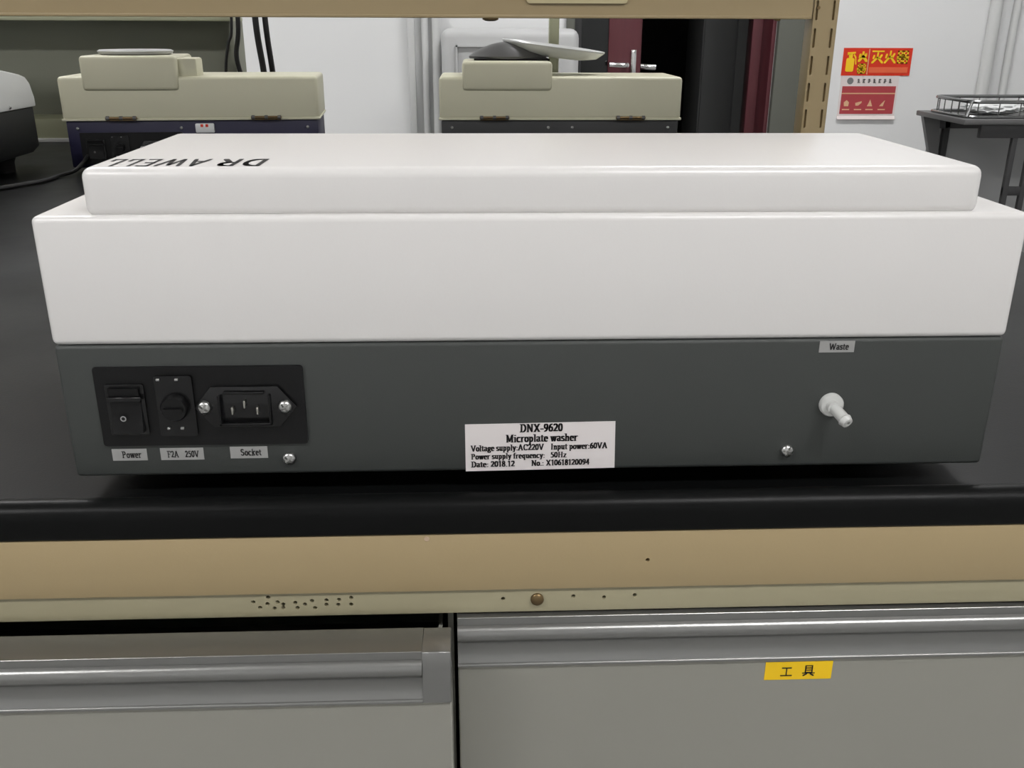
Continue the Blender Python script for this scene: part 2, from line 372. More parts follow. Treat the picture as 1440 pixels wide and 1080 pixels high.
# ceiling lamps
LL = ['ceiling light panel over the aisle in front of the bench, on the fire sign side', 'ceiling light panel between the bench and the back wall, on the fire sign side',
      'ceiling light panel over the aisle in front of the bench, away from the fire signs', 'ceiling light panel between the bench and the back wall, over the far rack']
LN = ['front_right', 'back_right', 'front_left', 'back_left']
for (x, y), lab, nm in zip(LAMPS, LL, LN):
    t = thing('ceiling_light_'+nm+'_offscreen', lab, 'ceiling light', (x, y, ZC), 'ceiling light panels')
    b = bmesh.new()
    for x0, x1, y0, y1 in ((-.62, .62, -.17, -.15), (-.62, .62, .15, .17), (-.62, -.6, -.15, .15), (.6, .62, -.15, .15)): box(x+x0, x+x1, y+y0, y+y1, ZC-.05, ZC, bm=b)
    part('frame', b, 'lamp_frame', t)
    part('diffuser_'+nm+'_offscreen', box(x-.6, x+.6, y-.15, y+.15, ZC-.044, ZC-.03), 'lamp_diffuser', t)

# ------------------------------------------------------------------ bench
WX0, WX1, WY0, WY1, WZ = -1.55, .57, -.0215, 1.72, -.012
single('worktop', box(WX0, WX1, -.0035, WY1, WZ-.0135, WZ, .0008, 1), 'worktop_black', (0, .8, WZ-.0135), 'long flat black worktop carrying the machines and the beige shelf', 'worktop')
pr = [(-.0035, WZ-.0135), (-.0035, WZ), (-.0055, WZ+.0012), (-.0085, WZ+.0045), (-.0105, WZ+.0056)]
R_ = .0085
for k in range(9):
    a = math.radians(90+90*k/8); pr.append((WY0+R_+R_*math.cos(a), WZ+.006-R_+R_*math.sin(a)))
for k in range(4):
    a = math.radians(180+90*k/3); pr.append((WY0+.002+.002*math.cos(a), WZ-.0115+.002*math.sin(a)))
single('edge_moulding', prism(pr, 'x', WX0, WX1), 'worktop_black', (0, -.012, WZ-.0135), 'black raised rounded moulding running along the front of the worktop', 'moulding')
AZ0, AZ1 = -.0595, -.0255
fr = thing('work_bench', 'beige painted steel work bench frame under the black worktop', 'bench frame', (0, .8, ZF))
HOLES = [(-.1502, -.0666), (-.1422, -.0638), (-.1469, -.0701), (-.1429, -.0679), (-.1374, -.0669), (-.1394, -.0707), (-.1346, -.0683), (-.1348, -.0704), (-.1282, -.0675), (-.1273, -.0706), (-.1233, -.0686), (-.1194, -.0665), (-.1181, -.0710), (-.1118, -.0663), (-.1120, -.0690), (-.1052, -.0661), (-.1058, -.0692), (-.0988, -.0651), (-.0990, -.0692), (-.0184, -.0676), (.0192, -.0669), (.0357, -.0679), (.0522, -.0669)]
b = bmesh.new()
for x, z in HOLES: cyl((x*.995, -.0200, z+.0015), (x*.995, -.0080, z+.0015), .00115, n=12, bm=b)
rail_bm = carve(box(WX0+.02, WX1-.01, -.0185, .012, -.0745, AZ0-.0008, .0006), b)
apron_bm = carve(box(WX0+.02, WX1-.01, -.0205, .02, AZ0, AZ1, .0008), cyl((.0573, -.022, -.0428), (.0573, -.010, -.0428), .00115, n=12))
ap = part('apron_beam', apron_bm, 'beige_paint', fr)
rl = part('lower_rail', rail_bm, 'beige_rail', fr, label='narrow pale rail with drilled holes')
part('apron_beam', box(WX0+.02, WX1-.01, WY1-.05, WY1-.01, AZ0, AZ1, .0008), 'beige_paint', fr)
for x in (WX0+.05, WX1-.05):
    for y in (.06, WY1-.06): part('leg', box(x-.025, x+.025, y-.025, y+.025, ZF, AZ1, .002), 'beige_paint', fr)
    part('side_rail', box(x-.015, x+.015, .02, WY1-.05, AZ0, AZ1, .001), 'beige_paint', fr)
b = lathe([(.0035, 0), (.0035, .0012), (.0025, .0022), (.0008, .0026)], 20, M=Matrix.Translation((-.0002, -.0185, -.0665)) @ Matrix.Rotation(math.pi/2, 4, 'X'))
part('bolt_head', b, 'hinge_brass', rl)
b = cyl((-.0575, -.0205, -.0278), (-.0575, -.0209, -.0278), .0014, n=10)
part('paint_chip', b, 'paint_spot', ap)

# drawer cabinets
def drawer_cabinet(x0, x1, yf, label, capped):
    """yf: front plane of the drawer front; the carcass stays under the bench"""
    t = thing('drawer_cabinet', label, 'cabinet', ((x0+x1)/2, .25, ZF), 'steel drawer cabinets under the bench')
    zt = -.0758; yc = -.004
    c = bmesh.new()
    for a in ((x0, x0+.003), (x1-.003, x1)): box(a[0], a[1], yc, .5, ZF+.06, zt, bm=c)
    box(x0, x1, .495, .5, ZF+.06, zt, bm=c); box(x0, x1, yc, .5, ZF+.06, ZF+.065, bm=c); box(x0, x1, yc, .5, -.41, -.402, bm=c); box(x0, x1, .03, .5, zt-.003, zt, bm=c)
    part('carcass', c, 'drawer_steel', t)
    part('plinth', box(x0+.01, x1-.01, .02, .48, ZF, ZF+.06), 'drawer_steel', t)
    y = yf; e = x1-.0005; s = x0+.0005; cap = .0145 if capped else 0.004
    th = .021
    front = part('drawer_front', prism([(y, zt-.0300), (y, -.398), (y+th, -.398), (y+th, zt-.030)], 'x', s, e, r=.0006, seg=1), 'drawer_steel', t)
    # moulded grip along the top edge: top lip, rounded bead, concave finger groove, sharp lower lip
    prof = [(y+th, zt), (y+.0010, zt), (y+.0008, zt-.0002), (y+.0008, zt-.0046)]
    for k in range(11):
        a = math.radians(80-145*k/10); prof.append((y+.0018-.0048*math.cos(a), zt-.0096+.0050*math.sin(a)))
    for k in range(1, 8):
        q = k/7; prof.append((y-.0002+.0016*math.sin(math.pi*q)-.0004*q, zt-.0141-.0136*q))
    for k in range(5):
        a = math.radians(75-75*k/4); prof.append((y-.0009-.0009*math.cos(a), zt-.0288+.0009*math.sin(a)))
    prof += [(y-.0018, zt-.0296), (y-.0004, zt-.0300), (y+th, zt-.0300)]
    part('grip', prism(prof, 'x', s, e-cap), 'handle_alu', t, label='moulded metal finger grip along the drawer top')
    part('grip_end_cap', prism([(y+th, zt), (y+.0004, zt), (y, zt-.0006), (y-.0012, zt-.009), (y-.0018, zt-.0297), (y, zt-.03), (y+th, zt-.03)], 'x', e-cap, e, r=.0003, seg=1), 'handle_alu', t)
    d = bmesh.new()
    for a in ((x0+.006, x0+.008), (x1-.008, x1-.006)): box(a[0], a[1], y+th, y+.42, -.35, zt-.012, bm=d)
    box(x0+.006, x1-.006, y+th, y+.42, -.352, -.350, bm=d); box(x0+.006, x1-.006, y+.418, y+.42, -.35, zt-.012, bm=d)
    part('drawer_box', d, 'drawer_steel', t)
    lo = part('drawer_front', box(s, e, -.022, -.001, ZF+.07, -.402, .0006, 1), 'drawer_steel', t)
    return t, front
drawer_cabinet(-.545, -.0452, -.0500, 'grey steel drawer cabinet with its top drawer pulled slightly out', True)
tool, tf = drawer_cabinet(-.0432, .457, -.0222, 'grey steel drawer cabinet with the yellow tool label on its shut top drawer', False)
drawer_cabinet(-1.049, -.549, -.0222, 'grey steel drawer cabinet beside the one with the pulled-out drawer', False)
# yellow label 工 具
part('name_label', box(.1258, .1632, -.0226, -.0221, -.1195, -.1078, .0001, 1), 'yellow_label', tf, label='yellow sticker with two black Chinese characters')
b = write('工', (.1345, -.0228, -.1172), (1, 0, 0), (0, 0, 1), .0064, pw=.10, ph=.12, serif=0)
write('具', (.1466, -.0228, -.1170), (1, 0, 0), (0, 0, 1), .0070, pw=.10, ph=.09, serif=0, bm=b)
flat(b, 'printed_text', 'ink', tf)

# ------------------------------------------------------------------ shared small hardware
def screw_mesh(r):
    b = lathe([(r, 0), (r, r*.3), (r*.85, r*.55), (r*.55, r*.72), (r*.05, r*.78)], 20)
    c = box(-r*.68, r*.68, -r*.15, r*.15, r*.1, r*2); box(-r*.15, r*.15, -r*.68, r*.68, r*.12, r*2.1, bm=c)
    return mesh_of(carve(b, c), 'screw', 'screw_steel')
SC, SC2 = screw_mesh(.0026), screw_mesh(.0035)
def screw(parent, at, me=SC, ang=.4, slot=True):
    o = inst('screw', me, parent, at); o.rotation_euler = (math.pi/2, ang, 0)
    return o
def power_panel(t, x0, x1, z0, z1, yf):
    """black panel with rocker switch, fuse holder and mains inlet let into a machine's rear face"""
    p = part('power_panel', prism(rrect(x0, x1, z0, z1, .0015, 3), 'y', yf-.0012, yf+.002), 'black_plastic', t, label='black power entry panel')
    W_, H_ = x1-x0, z1-z0
    X_ = lambda u: x0+W_*u
    Z_ = lambda v: z0+H_*v
    yy = yf-.0012
    # rocker switch
    rs = part('rocker_switch', prism(rrect(X_(.05), X_(.235), Z_(.16), Z_(.80), .001, 3), 'y', yy-.0015, yy), 'black_gloss', p)
    part('rocker', prism([(yy-.0012, Z_(.2)), (yy-.0040, Z_(.2)), (yy-.0018, Z_(.5)), (yy-.0034, Z_(.76)), (yy-.0012, Z_(.76))], 'x', X_(.07), X_(.215)), 'black_plastic', p)
    b = bmesh.new(); n = 16
    for k in range(n):
        q = [2*math.pi*k/n, 2*math.pi*(k+1)/n]
        b.faces.new([b.verts.new((X_(.13)+r*math.cos(a), yy-.0044, Z_(.395)+r*math.sin(a))) for r, a in ((.0015, q[0]), (.0015, q[1]), (.0009, q[1]), (.0009, q[0]))])
    flat(b, 'switch_symbol', 'switch_mark', p)
    b = box(X_(.06), X_(.225), yy-.0042, yy-.0030, Z_(.60), Z_(.66), .0003, 1)
    part('rocker_ridge', b, 'black_gloss', p)
    # fuse holder
    part('fuse_holder', prism(rrect(X_(.29), X_(.47), Z_(.14), Z_(.90), .0012, 3), 'y', yy-.0018, yy), 'black_gloss', p)
    b = lathe([(.0068, 0), (.0068, .003), (.0060, .0045), (.0005, .0045)], 20, M=Matrix.Translation((X_(.38), yy-.0018, Z_(.52))) @ Matrix.Rotation(math.pi/2, 4, 'X'))
    box(X_(.38)-.0045, X_(.38)+.0045, yy-.0080, yy-.0060, Z_(.52)-.0008, Z_(.52)+.0008, bm=b)
    part('fuse_cap', b, 'black_plastic', p)
    for u, v in ((.312, .86), (.40, .86), (.335, .245), (.40, .245)):
        part('fuse_tab', box(X_(u)-.0009, X_(u)+.0009, yy-.0028, yy-.0016, Z_(v)-.0006, Z_(v)+.0006, .0002, 1), 'screw_steel', p)
    # mains inlet: flange, recessed well, three blades
    xc, zc = X_(.715), Z_(.5)
    fl = part('inlet_flange', prism([(xc-.0255, zc), (xc-.0165, zc+.011), (xc+.0165, zc+.011), (xc+.0255, zc), (xc+.0165, zc-.011), (xc-.0165, zc-.011)], 'y', yy-.0018, yy, r=.0004, seg=2), 'black_gloss', p)
    b = bmesh.new()
    for a in ((xc-.013, xc-.0118, zc-.009, zc+.007), (xc+.0118, xc+.013, zc-.009, zc+.007), (xc-.013, xc+.013, zc-.009, zc-.0078), (xc-.010, xc+.010, zc+.0078, zc+.009)):
        box(a[0], a[1], yy-.0046, yy-.0017, a[2], a[3], .0002, 1, bm=b)
    part('inlet_well', b, 'black_plastic', p)
    for dx, dz in ((-.0062, -.0012), (0, .0022), (.0062, -.0012)):
        part('inlet_pin', box(xc+dx-.0006, xc+dx+.0006, yy-.0044, yy-.0015, zc+dz-.002, zc+dz+.002, .0003, 1), 'brass_pin', p)
    return p, xc, zc, yy

# ------------------------------------------------------------------ the main microplate washer
HW = .2375
ms = thing('microplate_washer', 'large white microplate washer with dark grey base, its rear panel facing the bench front', 'lab machine', (0, .12, WZ))
lc = part('lower_case', box(-HW, HW, 0, .25, 0, .0712, .0022, 3), 'case_grey', ms, label='dark grey painted lower case')
cover = part('upper_cover', box(-HW-.0004, HW+.0004, -.0004, .2504, .0712, .1344, .0032, 4), 'white_plastic', ms, label='white plastic upper cover')
lid = prism([(.0035, .133), (.0035, .1560), (.155, .1560), (.205, .1405), (.205, .133)], 'x', -HW+.0238, HW-.0238, r=.0048, seg=5)
lidp = part('lid', lid, 'white_plastic', ms, label='raised white lid with black lettering')
# lettering, to be read from the far side of the machine
b = write('DR', (-.1300, .0325, .15615), (-1, 0, 0), (0, -1, 0), .0220, width=.0245, pw=.15, ph=.12, serif=.0)
write('AWELL', (-.1590, .0325, .15615), (-1, 0, 0), (0, -1, 0), .0220, width=.0480, pw=.14, ph=.12, serif=.0, bm=b)
#, ph=.15, serif=.0, bm=b)
flat(b, 'lettering', 'ink', lidp)
for x in (-.195, .195):
    for y in (.07, .225): part('foot', lathe([(.010, WZ), (.010, WZ+.009), (.012, .0005)], 20, M=Matrix.Translation((x, y, 0))), 'rubber', ms)
pp, xc, zc, yy = power_panel(ms, -.2202, -.1175, .0178, .0602, 0)
for x in (-.167, -.127):
    o = inst('screw', SC2, pp, (x, yy-.0018, .0393), (math.pi/2, .5+x*9, 0))
screw(ms, (.1315, -.0001, .0097), SC2, .3); screw(ms, (-.1279, -.0001, .0093), SC2, .7)
def stick(x0, x1, z0, z1, txt, mt, size, name='tape_label', tilt=0):
    p = part(name, box(x0, x1, -.0003, .0001, z0, z1), mt, ms, label='small grey printed tape label')
    w_ = (x1-x0)*.56
    b = write(txt, ((x0+x1)/2-w_/2+.001, -.00045, (z0+z1)/2-size*.45), (1, 0, 0), (0, 0, 1), size, width=w_, pw=.15, ph=.11, serif=.14)
    flat(b, 'printed_text', 'ink', p)
stick(-.2173, -.1998, .0092, .0156, 'Power', 'label_grey', .0034)
p = part('tape_label', box(-.1930, -.1712, -.0003, .0001, .0092, .0158), 'label_grey', ms, label='small grey printed tape label')
b = write('F2A', (-.1896, -.00045, .0108), (1, 0, 0), (0, 0, 1), .0034, width=.0058, pw=.15, ph=.11)
write('250V', (-.1806, -.00045, .0108), (1, 0, 0), (0, 0, 1), .0034, width=.0070, pw=.15, ph=.11, bm=b); flat(b, 'printed_text', 'ink', p)
stick(-.1577, -.1387, .0096, .0161, 'Socket', 'label_grey', .0034)
stick(.1420, .1600, .0640, .0700, 'Waste', 'label_grey', .0032)
# rating plate
rp = part('rating_label', prism([(-.0372, .0003), (.0408, .0012), (.0402, .0276), (-.0373, .0268)], 'y', -.0004, .0001), 'label_paper', ms, label='white rating label printed with black serif text')
sl = .012
def ln(txt, x, z, size, width, bm): return write(txt, (x, -.00055, z+sl*x), (1, 0, sl), (0, 0, 1), size, width=width, pw=.215, ph=.10, bm=bm)
b = bmesh.new()
ln('DNX-9620', -.0091, .0225, .0042, .0222, b)
ln('Microplate washer', -.0163, .0169, .0040, .0372, b)
ln('Voltage supply:AC220V', -.0344, .0122, .0032, .0378, b)
ln('Input power:60VA', .0070, .0122, .0032, .0295, b)
ln('Power supply frequency:', -.0344, .0076, .0030, .0385, b)
ln('50Hz', .0070, .0076, .0030, .0083, b)
ln('Date: 2018.12', -.0344, .0031, .0031, .0228, b)
ln('No.: X10618120094', -.0030, .0031, .0031, .0305, b)
flat(b, 'printed_text', 'ink', rp)
# waste outlet: round flange and a barbed spout pointing out, down and aside
Mx = Matrix.Translation((.1517, 0, .0357)) @ Matrix.Rotation(math.pi/2, 4, 'X')
nz = part('waste_nozzle', lathe([(.0062, 0), (.0062, .0022), (.0056, .0030), (.0035, .0032), (.0034, .006)], 28, M=Mx), 'nozzle_white', ms, label='translucent white waste outlet nozzle')
b = tube(smooth_path([(.1517, -.002, .0357), (.1522, -.006, .0350), (.1534, -.0095, .0338), (.1546, -.0125, .0324)], 6), .0030, 16)
for y in (.45, .7): pass
part('spout', b, 'nozzle_white', nz)
part('spout_tip', lathe([(.0026, 0), (.0036, .0015), (.0028, .0042), (.0012, .0043), (.001, .002)], 20, M=Matrix.Translation((.1542, -.0115, .0328)) @ Vector((.0020, -.0045, -.0022)).to_track_quat('Z', 'Y').to_matrix().to_4x4()), 'nozzle_white', nz)

# ------------------------------------------------------------------ two ivory machines standing further back on the bench
def rear_machine(x0, x1, y, label, case, panel, zh):
    t = thing('plate_washer', label, 'lab machine', ((x0+x1)/2, y+.075, WZ), 'ivory machines at the back of the bench')
    zs, zt = .0715, .1392; d = .15; L = x1-x0
    part('lower_case', box(x0+.003, x1-.003, y+.003, y+d, -.004, zs, .003, 2), case, t)
    cv = part('upper_cover', box(x0, x1, y, y+d, zs, zt, .006, 3), 'ivory_cover', t, label='ivory hinged cover')
    part('cover_rim', box(x0-.001, x1+.001, y-.001, y+d+.001, zs-.001, zs+.003, .0008, 1), 'ivory_cover', t)
    part('raised_housing', box(x0+L*.095, x0+L*.462, y-.004, y+.13, zt-.022, zh, .006, 3), 'ivory_cover', t, label='raised ivory housing')
    for u in (.226, .790):
        xh = x0+L*u
        h = part('hinge', box(xh-.0235, xh+.0235, y-.003, y+.001, zs-.001, zs+.004, .0006, 1), 'hinge_brass', t, label='brass coloured cover hinge')
        part('hinge_pin', cyl((xh-.0245, y-.004, zs+.0035), (xh+.0245, y-.004, zs+.0035), .0022, n=10), 'hinge_brass', h)
        for s in (-.021, 0, .021): part('hinge_knuckle', cyl((xh+s-.0025, y-.004, zs+.0035), (xh+s+.0025, y-.004, zs+.0035), .0034, n=10), 'tray_dark', h)
    for u in (.05, .45, .55, .95): screw(t, (x0+L*u, y+.003, zs-.013), SC, .3, False)
    for fx in (x0+.03, x1-.03):
        for fy in (y+.03, y+d-.03): part('foot', lathe([(.011, WZ), (.011, -.006), (.013, -.003)], 16, M=Matrix.Translation((fx, fy, 0))), 'rubber', t)
    if panel:
        p, xc, zc, yy = power_panel(t, x0+.022, x0+.185, .002, .052, y+.003)
        for x in (xc-.02, xc+.02): inst('screw', SC2, p, (x, yy-.0018, zc), (math.pi/2, 0, 0))
    return t
RA = ra = rear_machine(-.699, -.291, 1.17, 'ivory machine with navy blue base standing by the hanging black cables', 'navy_case', True, .1705)
part('side_column', box(-.512, -.481, 1.178, 1.23, .134, .1667, .004, 2), 'ivory_cover', ra, label='small ivory column beside the raised housing')
dk = part('top_dish', lathe([(.06, 0), (.066, .002), (.068, .006), (.064, .008), (.05, .008)], 40, M=Matrix.Translation((-.588, 1.238, .1704)) @ Matrix.Diagonal((.88, .8, 1, 1))), 'appliance_grey', ra, label='flat grey dish on top of the housing')
b = box(-.482, -.470, 1.1712, 1.1735, .0580, .0665, .001, 2)
sk = part('indicator_switch', box(-.4925, -.4620, 1.1680, 1.1735, .0505, .0655, .002, 2), 'tray_white', ra, label='white switch with two red marks'); b.free()
for x in (-.4815, -.4735): part('switch_mark', box(x-.0022, x+.0022, 1.1672, 1.1682, .0600, .0645, .0003, 1), 'red_mark', sk)
ra.rotation_euler.z = math.radians(4.5)
rb = rear_machine(-.086, .3155, 1.17, 'ivory machine with black base and a white oval tray resting on its housing', 'dark_case', False, .1630)
# oval tray tilted on the housing of the second machine
t = thing('oval_tray', 'white oval tray leaning on a dark domed rest atop the black based ivory machine', 'tray', (.07, 1.25, .1630))
Mt = Matrix.Translation((.108, 1.258, .1830)) @ Matrix.Rotation(math.radians(7), 4, 'Y') @ Matrix.Rotation(math.radians(2), 4, 'X') @ Matrix.Diagonal((1, .6, 1, 1))
b = lathe([(.015, -.0155), (.052, -.0150), (.076, -.0100), (.0885, .0005), (.0885, .0030), (.086, .0030), (.075, -.0045), (.05, -.0100), (.01, -.0105)], 56, M=Mt)
part('tray', b, 'tray_white', t)
b = lathe([(.0655, .1655), (.0660, .1690), (.058, .1745), (.045, .1815), (.028, .1880), (.012, .1915), (.001, .1925)], 40, M=Matrix.Translation((.0292, 1.245, 0)) @ Matrix.Diagonal((1, .62, 1, 1)))
part('domed_rest', b, 'tray_dark', t, label='dark grey domed rest under the tray')
part('base_plate', box(-.028, .098, 1.205, 1.285, .1625, .1662, .0015, 2), 'black_plastic', t)
# machine at the left with a sloping white top
t = thing('benchtop_instrument', 'white topped instrument with dark sides and sloping cover beside the navy based machine', 'lab machine', (-.95, 1.08, WZ))
prof = [(.84, .0850), (1.268, .0850), (1.268, .1000), (1.258, .1240), (1.245, .1345), (1.225, .1395), (1.16, .1490), (1.02, .1560), (.86, .1560), (.84, .140)]
part('upper_cover', prism(prof, 'x', -1.22, -.78, r=.003, seg=2), 'tray_white', t, label='white sloping cover')
prof = [(.85, .0100), (1.235, .0120), (1.262, .0200), (1.262, .0850), (.85, .0850)]
part('lower_case', prism(prof, 'x', -1.215, -.783, r=.002, seg=2), 'dark_case', t, label='dark grey lower case')
inst('screw', SC, t, (-.7795, 1.17, .0905), (0, math.pi/2, 0))
for fx in (-1.18, -.803):
    for fy in (.9, 1.165): part('foot', lathe([(.016, WZ), (.016, .004), (.019, .0115)], 18, M=Matrix.Translation((fx, fy, 0))), 'rubber', t)

# far rack behind the left-hand machines
t = thing('storage_rack', 'olive grey storage rack with back panel standing at the far bench edge', 'rack', (-1.0, 1.66, WZ))
part('shelf', box(-1.5, -.516, 1.60, 1.715, .2235, .232, .0015), 'rack_olive', t)
part('back_panel', box(-1.5, -.516, 1.70, 1.71, .03, .2235), 'rack_panel', t)
part('lower_sill', box(-1.5, -.516, 1.60, 1.71, WZ, .0350, .003), 'rack_olive', t)
for x in (-1.5, -.524): part('side_panel', box(x, x+.008, 1.62, 1.70, .0350, .2235), 'rack_panel', t)
part('kick_strip', box(-1.5, -.516, 1.594, 1.60, WZ, -.004, .001), 'lamp_frame', t)

# hanging cables and the lead on the bench
def cable(pts, r, label, base, name='power_cable', group='black cables behind the machines'):
    P = smooth_path(pts, 8)
    return single(name, tube(P, r, 8), 'cable_black', base, label, 'cable', group)
yb = 1.50
cable([(-.486, yb, .40), (-.489, yb, .223), (-.500, yb, .18), (-.509, yb, .13), (-.512, yb, .03), (-.500, yb-.03, WZ+.003), (-.47, yb-.05, WZ+.003)], .0028, 'thin black cable hanging beside the rack, bowed towards the rack', (-.5, yb, WZ))
cable([(-.478, yb+.01, .40), (-.479, yb+.01, .223), (-.488, yb+.01, .16), (-.479, yb+.01, .10), (-.478, yb+.01, .0), (-.45, yb, WZ+.005)], .0046, 'thick black cable hanging next to the thin bowed one', (-.48, yb, WZ))
cable([(-.444, yb, .40), (-.4435, yb, .223), (-.436, yb, .13), (-.432, yb, .03), (-.41, yb-.03, WZ+.006)], .0060, 'thick black cable hanging in a pair away from the rack, nearer the rack', (-.44, yb, WZ))
cable([(-.429, yb+.012, .40), (-.4275, yb+.012, .223), (-.4215, yb+.012, .13), (-.418, yb+.012, .03), (-.39, yb, WZ+.0055)], .0055, 'thick black cable hanging in a pair away from the rack, farther from the rack', (-.425, yb, WZ))
cable([(-.66, 1.165, .02), (-.672, 1.13, -.002), (-.690, 1.10, WZ+.0036), (-.694, 1.05, WZ+.0036), (-.722, .99, WZ+.0036), (-.755, .92, WZ+.0036), (-.765, .80, WZ+.0036), (-.76, .62, WZ+.0036)], .0032, 'thin black lead lying on the worktop from the navy based machine', (-.71, .95, WZ), 'power_lead')

# ------------------------------------------------------------------ overhead shelf in the middle of the bench
PY = .80
sh = thing('bench_shelf', 'beige steel shelf on slotted posts standing on the black worktop', 'shelf', (-.35, PY+.07, WZ))
bm_ = part('front_beam', prism([(PY-.002, .2262), (PY-.002, .300), (PY+.003, .300), (PY+.003, .2302), (PY+.024, .2302), (PY+.024, .2262)], 'x', -1.25, .392), 'beige_paint', sh, label='beige front beam of the shelf')
part('beam_lip', box(-1.25, .392, PY-.0035, PY-.001, .2262, .2300, .001, 2), 'beige_paint', bm_)
part('name_holder', prism(rrect(.036, .160, .2432, .285, .004, 4), 'y', PY-.0055, PY-.002), 'shelf_pale', bm_, label='pale raised name plate holder')
part('shelf_board', box(-1.25, .392, PY+.003, PY+.26, .470, .485, .001), 'beige_paint', sh)
part('upper_beam', box(-1.25, .392, PY-.002, PY+.003, .44, .485, .0008), 'beige_paint', sh)
part('rear_beam', box(-1.25, .392, PY+.257, PY+.262, .455, .485, .0008), 'beige_paint', sh)
for px, yy in ((.3935, PY), (-1.28, PY)):
    b = carve(box(px, px+.0315, yy-.003, yy+.027, WZ, .60, .0012), box(px+.002, px+.0295, yy-.001, yy+.025, WZ+.002, .598))
    c = bmesh.new()
    for k in range(-5, 13):
        z = .1716+.0325*k
        for dx in (.004, .025): prism([(px+dx+p, z+q) for p, q in rrect(-.0016, .0016, -.0115, .0115, .0015, 3)], 'y', yy-.006, yy+.002, bm=c)
    part('post', carve(b, c), 'beige_paint', sh, label='hollow slotted steel post')
part('post_bolt', cyl((.3985, PY-.005, .2395), (.3985, PY-.002, .2395), .0022, n=12), 'hinge_brass', sh)
part('under_bolt', lathe([(.010, .2262), (.010, .2245), (.006, .2228), (.001, .2225)], 16, M=Matrix.Translation((-.0079, PY+.012, 0))), 'hinge_brass', sh)
part('under_bolt', lathe([(.004, .2262), (.004, .2245), (.002, .2240)], 12, M=Matrix.Translation((.352, PY+.008, 0))), 'hinge_brass', sh)
# slim upright at the far edge
t = thing('rack_upright', 'slim olive metal upright standing behind the machine with the oval tray', 'post', (.131, 1.55, WZ))
part('upright', box(.122, .142, 1.54, 1.56, WZ, .75, .002), 'rack_olive', t)
part('base_plate', box(.105, .159, 1.52, 1.58, WZ, WZ+.004, .001), 'rack_olive', t)

# grey appliance against the back wall
t = thing('storage_appliance', 'pale grey floor standing appliance with recessed panel by the maroon door', 'appliance', (.09, 3.02, ZF))
part('body', box(-.132, .325, 2.85, 3.17, ZF+.03, .2080, .03, 4), 'appliance_grey', t)
b = bmesh.new()
for a in ((-.084, .262, .150, .156), (-.084, -.078, -.3, .156), (.256, .262, -.3, .156), (-.084, .262, -.306, -.3)): box(a[0], a[1], 2.838, 2.856, a[2], a[3], bm=b)
part('panel_rim', b, 'appliance_grey', t)
part('panel', box(-.078, .256, 2.847, 2.852, -.3, .150, .002, 1), 'appliance_grey', t)
part('plinth', box(-.10, .29, 2.88, 3.14, ZF, ZF+.03), 'table_black', t)

# ------------------------------------------------------------------ fire signs on the back wall
yw = YB
t = thing('fire_sign', 'red sticker with yellow lettering and extinguisher symbol on the white wall', 'sign', (1.475, yw, .06))
part('sheet', box(1.345, 1.604, yw-.003, yw, .046, .1435), 'sign_red', t)
part('divider', box(1.440, 1.443, yw-.004, yw-.003, .05, .140), 'sign_tan', t)
part('caption_band', box(1.447, 1.594, yw-.004, yw-.003, .056, .076), 'sign_orange', t)
b = write('灭火器', (1.452, yw-.0045, .090), (1, 0, 0), (0, 0, 1), .044, width=.142, pw=.13, ph=.12, serif=0)
flat(b, 'printed_text', 'sign_yellow', t)
b = prism(rrect(1.358, 1.388, .060, .108, .006), 'y', yw-.0045, yw-.003); prism(rrect(1.366, 1.380, .108, .122, .002), 'y', yw-.0045, yw-.003, bm=b)
prism([(1.360, .118), (1.390, .124), (1.390, .130), (1.360, .128)], 'y', yw-.0045, yw-.003, bm=b); prism([(1.386, .122), (1.394, .112), (1.397, .085), (1.393, .085), (1.390, .108), (1.383, .118)], 'y', yw-.0045, yw-.003, bm=b)
part('extinguisher_symbol', b, 'sign_yellow', t)
b = write('火', (1.402, yw-.0045, .096), (1, 0, 0), (0, 0, 1), .034, pw=.22, ph=.2, serif=0); write('器', (1.402, yw-.0045, .054), (1, 0, 0), (0, 0, 1), .034, pw=.14, ph=.13, serif=0, bm=b)
flat(b, 'printed_text', 'sign_yellow', t)
t = thing('notice_sheet', 'white and crimson notice sheet taped below the red fire sticker', 'sign', (1.46, yw, -.08))
part('sheet', box(1.348, 1.568, yw-.002, yw, -.108, .046), 'sign_white', t)
part('crimson_panel', box(1.356, 1.560, yw-.003, yw-.002, -.092, .008), 'sign_crimson', t)
part('crimson_line', box(1.356, 1.560, yw-.0036, yw-.003, -.020, -.016), 'sign_tan', t)
part('emblem', lathe([(.012, .002), (.012, .0028), (.006, .0028), (.006, .0024)], 20, M=Matrix.Translation((1.383, yw, .027)) @ Matrix.Rotation(math.pi/2, 4, 'X')), 'seam_grey', t)
b = bmesh.new()
for k in range(7):
    x = 1.410+k*.020
    for q in range(3): box(x, x+.011-.002*((k+q) % 3), yw-.0028, yw-.002, .020+q*.0055, .0225+q*.0055, bm=b)
    box(x+.004, x+.006, yw-.0028, yw-.002, .020, .0345, bm=b)
part('small_print', b, 'ink', t)
PIC = [[(0, .012), (.010, .004), (.008, -.010), (-.008, -.010), (-.010, .004)], [(-.012, .002), (.012, .008), (.012, .002), (0, -.008), (-.010, -.008)],
       [(0, .014), (.006, 0), (.010, -.010), (-.010, -.010), (-.005, 0)], [(.010, .012), (.004, -.010), (-.010, -.010), (-.002, .0)]]
for pl, x in zip(PIC, (1.378, 1.424, 1.468, 1.515)):
    part('pictogram', prism([(x+a, -.054+b_) for a, b_ in pl], 'y', yw-.0036, yw-.003), 'sign_tan', t, smooth=False)
    part('caption_line', box(x-.014, x+.014, yw-.0034, yw-.003, -.078, -.074), 'sign_tan', t)
